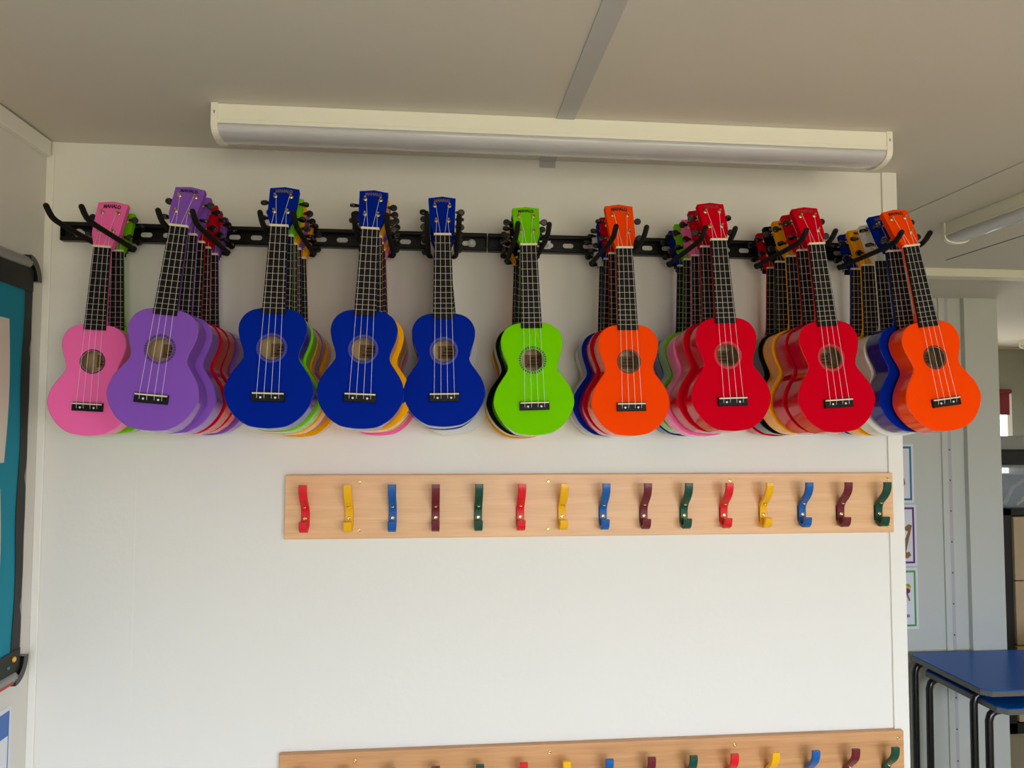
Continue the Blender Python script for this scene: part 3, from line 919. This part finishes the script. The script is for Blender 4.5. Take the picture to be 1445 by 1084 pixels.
MB().loft([[(d, 0.06 + r * math.cos(2 * PI * k / n), 0.255 + r * 0.95 * math.sin(2 * PI * k / n)) for k in range(n)] for r, d in ((0.074, 0.0007), (0.074, 0.0011), (0.071, 0.0011), (0.071, 0.0007))], False).build('printed_circle', 'blue_print', po)
MB().prism([(0.02, 0.17), (0.118, 0.20), (0.128, 0.26), (0.10, 0.225), (0.02, 0.195)], lambda u, v, d: (d, u, v), 0.0007, 0.0010).build('printed_picture', 'grey_print', po)

# ------------------------------------------------------------------ beyond the wall: posters


def wall_card(label, x1, z0, z1, frame, seed):
    xw = 0.20
    t = thing('poster', label, 'poster', (x1 - xw / 2, YP, z0), 'instrument posters on the rear wall')
    h = z1 - z0
    MB().box(-xw / 2 - 0.012, xw / 2 + 0.012, -0.0008, 0.0, -0.012, h + 0.012).build('laminate', 'white_paper', t)
    m = MB(); b = 0.010
    for a in ((-xw / 2, xw / 2, h - b, h), (-xw / 2, xw / 2, 0, b), (-xw / 2, -xw / 2 + b, b, h - b), (xw / 2 - b, xw / 2, b, h - b)):
        m.box(a[0], a[1], -0.0014, -0.0008, a[2], a[3])
    m.build('printed_frame', frame, t)
    m = MB()
    for r in range(3):
        m.box(-0.07, 0.048, -0.0012, -0.0008, h - 0.045 - 0.018 * r, h - 0.040 - 0.018 * r)
    m.build('text_line', 'grey_print', t)
    return t, h, xw


t, h, xw = wall_card('blue framed poster on the rear wall, topmost of three', 2.397, CAM_H - 0.385, CAM_H - 0.113, 'skyblue_print', 1)
MB().prism([(0.02, 0.07), (0.05, 0.06), (0.066, 0.085), (0.058, 0.115), (0.03, 0.12)], lambda u, v, d: (u, d, v), -0.0012, -0.0008).build('printed_picture', 'brown_print', t)
t, h, xw = wall_card('purple framed poster with a brown harp, middle of three', 2.405, CAM_H - 0.701, CAM_H - 0.420, 'purple_print', 2)
MB().prism([(-0.02, 0.02), (0.030, 0.03), (0.060, 0.025), (0.080, 0.04), (0.072, 0.058), (0.052, 0.055), (0.088, 0.19), (0.070, 0.196), (0.045, 0.18), (0.02, 0.165), (0.02, 0.155), (0.05, 0.166), (0.066, 0.160), (0.02, 0.055)], lambda u, v, d: (u, d, v), -0.0012, -0.0008).build('printed_picture', 'brown_print', t)
t, h, xw = wall_card('green framed poster with a maraca, lowest of three', 2.405, CAM_H - 1.014, CAM_H - 0.736, 'green_print', 3)
pcl = MB()
n = 16
for q, (mz, rr) in enumerate(((0.196, 0.021), (0.186, 0.021), (0.176, 0.018))):
    pcl.loft([[(0.052 + rr * math.cos(2 * PI * k / n), d, mz + rr * 0.75 * math.sin(2 * PI * k / n)) for k in range(n)] for d in (-0.0009, -0.0010 - q * 0.0003)], True, q, False)
pcl.prism([(0.045, 0.165), (0.056, 0.166), (0.070, 0.128), (0.062, 0.126)], lambda u, v, d: (u, d, v), -0.0012, -0.0008, 3)
pcl.build('printed_picture', ['green_print', 'yellow_pin', 'purple_print', 'brown_print'], t)
MB().box(0.03, 0.065, -0.0012, -0.0008, 0.045, 0.060).build('printed_box', 'grey_print', t)

# ------------------------------------------------------------------ nested blue tables


def table(label, x0, x1, y0, y1, zt, group, leg_in):
    t = thing('classroom_table', label, 'table', ((x0 + x1) / 2, (y0 + y1) / 2, 0), group)
    hx, hy = (x1 - x0) / 2, (y1 - y0) / 2
    c = 0.03
    ol = [(-hx + c, -hy), (hx - c, -hy), (hx, -hy + c), (hx, hy - c), (hx - c, hy), (-hx + c, hy), (-hx, hy - c), (-hx, -hy + c)]
    top = MB().prism(ol, lambda u, v, d: (u, v, d), zt - 0.004, zt).build('tabletop', 'table_blue', t)
    ol2 = [(u * (1 + 0.002 / hx), v * (1 + 0.002 / hy)) for u, v in ol]
    MB().prism(ol2, lambda u, v, d: (u, v, d), zt - 0.026, zt - 0.004).build('edge_band', 'edge_grey', t)
    for sx in (-1, 1):
        for sy in (-1, 1):
            px, py = sx * (hx - leg_in), sy * (hy - (0.095 if sy < 0 else 0.03))
            pts = [(px - sx * 0.14, py, zt - 0.042), (px - sx * 0.05, py, zt - 0.042), (px - sx * 0.025, py, zt - 0.046), (px - sx * 0.008, py, zt - 0.060), (px, py, zt - 0.085), (px + sx * 0.004, py, 0.012)]
            lg = MB().tube(pts, 0.016, 12).build('leg', 'tube_black', t)
            MB().lathe([(0.018, 0.0), (0.018, 0.014)], (px + sx * 0.004, py, 0.0), (0, 0, 1), 12).build('foot', 'black_plastic', lg)
    m = MB()
    for sy in (-1, 1):
        py = sy * (hy - (0.095 if sy < 0 else 0.03))
        m.tube([(-hx + 0.10, py, zt - 0.042), (hx - 0.10, py, zt - 0.042)], 0.013, 8)
    m.build('rail', 'tube_black', t)
    return t


table('blue topped classroom table, the taller of the nested pair', 2.325, 3.44, 1.225, 1.755, CAM_H - 1.13, 'nested blue tables', 0.016)
table('blue topped classroom table, the lower, tucked beneath the taller', 2.362, 3.40, 1.180, 1.700, CAM_H - 1.190, 'nested blue tables', 0.014)

# ------------------------------------------------------------------ cupboard, tub and box
cx0, cx1, cyf, czt = 3.32, 4.25, 2.35, CAM_H - 0.50
cb = thing('drawer_cabinet', 'dark framed cabinet with beige drawer fronts behind the pilaster', 'cabinet', ((cx0 + cx1) / 2, cyf + 0.25, 0))
hw = (cx1 - cx0) / 2
m = MB().box(-hw, -hw + 0.06, -0.25, 0.25, 0.0, czt).box(hw - 0.06, hw, -0.25, 0.25, 0.0, czt).box(-hw, hw, -0.25, 0.25, czt - 0.035, czt).box(-hw, hw, -0.25, 0.25, 0.0, 0.06).box(-hw, hw, 0.23, 0.25, 0.0, czt)
m.build('carcass', 'cabinet_dark', cb)
zz = czt - 0.045
while zz > 0.1:
    lo = max(zz - 0.375, 0.065)
    d = MB().box(-hw + 0.066, hw - 0.066, -0.262, 0.20, lo + 0.006, zz, 0.003).build('drawer', 'cabinet_front', cb)
    MB().box(-0.06, 0.06, -0.28, -0.262, (lo + zz) / 2 - 0.008, (lo + zz) / 2 + 0.008, 0.003).build('handle', 'alu', d)
    zz = lo
tb = thing('storage_tub', 'clear plastic storage tub with dark and pale contents on the cabinet', 'tub', (3.575, cyf + 0.22, czt))
m = MB()
n4 = [(-0.22, -0.17), (0.22, -0.17), (0.22, 0.17), (-0.22, 0.17)]
rr = []
for z, s in ((0.0, 0.92), (0.24, 1.0), (0.24, 0.98), (0.004, 0.90)):
    rr.append([(u * s, v * s, z) for u, v in n4])
m.loft(rr, True, 0, False).build('tub_body', 'tub', tb)
m = MB().box(-0.15, -0.02, -0.13, 0.1, 0.006, 0.15, 0.01).box(0.0, 0.16, -0.10, 0.1, 0.006, 0.19, 0.01)
m.build('packed_items', 'tub_dark', tb)
m = MB()
m.tube([(-0.17, -0.14, 0.02), (-0.12, -0.145, 0.12), (-0.04, -0.145, 0.17), (0.08, -0.145, 0.10)], 0.012, 8).tube([(-0.10, -0.145, 0.02), (-0.02, -0.145, 0.07), (0.10, -0.145, 0.17)], 0.012, 8)
m.build('packed_straps', 'tub_light', tb)
bxz = czt + 0.2415
bo = thing('flat_case', 'grey topped black case lying on the clear storage tub', 'case', (3.59, cyf + 0.22, bxz))
MB().box(-0.25, 0.25, -0.18, 0.18, 0.0, 0.016, 0.004).build('base_tray', 'grey_plastic', bo)
MB().box(-0.26, 0.26, -0.19, 0.19, 0.016, 0.110, 0.014).build('case_body', 'black_plastic', bo)
MB().prism([(-0.24, 0.110), (0.24, 0.110), (0.21, 0.185), (-0.21, 0.185)], lambda u, v, d: (u, d, v), -0.17, 0.17).build('case_lid', 'grey_plastic', bo)

bl = thing('roller_blind', 'dark red roller blind over the top of the far window', 'blind', (4.205, YF - 0.03, CAM_H + 0.08))
MB().box(-0.56, 0.545, 0.006, 0.009, 0.0, 0.19).build('blind_cloth', 'red_blind', bl)
MB().tube([(-0.565, 0.004, 0.195), (0.555, 0.004, 0.195)], 0.018, 10).build('roller', 'red_blind', bl)

# ------------------------------------------------------------------ daylight
world = bpy.data.worlds.new('sky')
scene.world = world
world.use_nodes = True
nt = world.node_tree
bg = nt.nodes['Background']
tc = nt.nodes.new('ShaderNodeTexCoord')
sep = nt.nodes.new('ShaderNodeSeparateXYZ')
nt.links.new(tc.outputs['Generated'], sep.inputs[0])
mr = nt.nodes.new('ShaderNodeMapRange')
mr.inputs['From Min'].default_value = -0.25
mr.inputs['From Max'].default_value = 0.35
nt.links.new(sep.outputs['Z'], mr.inputs['Value'])
cr = nt.nodes.new('ShaderNodeValToRGB')
e = cr.color_ramp.elements
e[0].position = 0.36; e[0].color = (0.34, 0.315, 0.245, 1)
e[1].position = 0.50; e[1].color = (0.76, 0.88, 1.08, 1)
e2 = cr.color_ramp.elements.new(1.0); e2.color = (0.84, 0.94, 1.08, 1)
nt.links.new(mr.outputs[0], cr.inputs[0])
nt.links.new(cr.outputs[0], bg.inputs['Color'])
bg.inputs['Strength'].default_value = 14.0


def portal(loc, rot, sx, sy):
    L = bpy.data.lights.new('window_daylight', 'AREA')
    L.shape = 'RECTANGLE'; L.size = sx; L.size_y = sy
    L.cycles.is_portal = True
    o = bpy.data.objects.new('window_daylight', L)
    col.objects.link(o)
    o.location = loc; o.rotation_euler = rot


for (l, h, zl, zh) in REAR_WINS:
    portal(((l + h) / 2, YB - 0.02, (zl + zh) / 2), (PI / 2, 0, 0), h - l, zh - zl)
portal((4.215, YF + 0.02, 1.5), (-PI / 2, 0, 0), 1.15, 1.1)

# ------------------------------------------------------------------ camera
cam = bpy.data.cameras.new('camera')
co = bpy.data.objects.new('camera', cam)
col.objects.link(co)
F, YAW, PITCH, ROLL, D = 1060.5, -0.0988, 0.05191, 0.00292, 1.81447
cam.sensor_fit = 'HORIZONTAL'
cam.sensor_width = 36.0
cam.lens = F / 1445.0 * 36.0
cam.clip_start = 0.02
sy_, cy_ = math.sin(YAW), math.cos(YAW)
sp_, cp_ = math.sin(PITCH), math.cos(PITCH)
fw = Vector((-sy_ * cp_, cy_ * cp_, sp_)); rt = Vector((cy_, sy_, 0)); up = rt.cross(fw)
r2 = rt * math.cos(ROLL) + up * math.sin(ROLL); u2 = -rt * math.sin(ROLL) + up * math.cos(ROLL)
m4 = Matrix((r2, u2, -fw)).transposed().to_4x4()
m4.translation = Vector((0, -D, CAM_H))
co.matrix_world = m4
scene.camera = co

scene.view_settings.view_transform = 'Standard'
scene.view_settings.look = 'None'
scene.view_settings.exposure = 0.45
scene.view_settings.gamma = 1.0
scene.view_settings.use_curve_mapping = False
scene.cycles.use_denoising = True
scene.cycles.max_bounces = 10
scene.cycles.diffuse_bounces = 6
scene.cycles.glossy_bounces = 4
scene.cycles.sample_clamp_indirect = 6.0
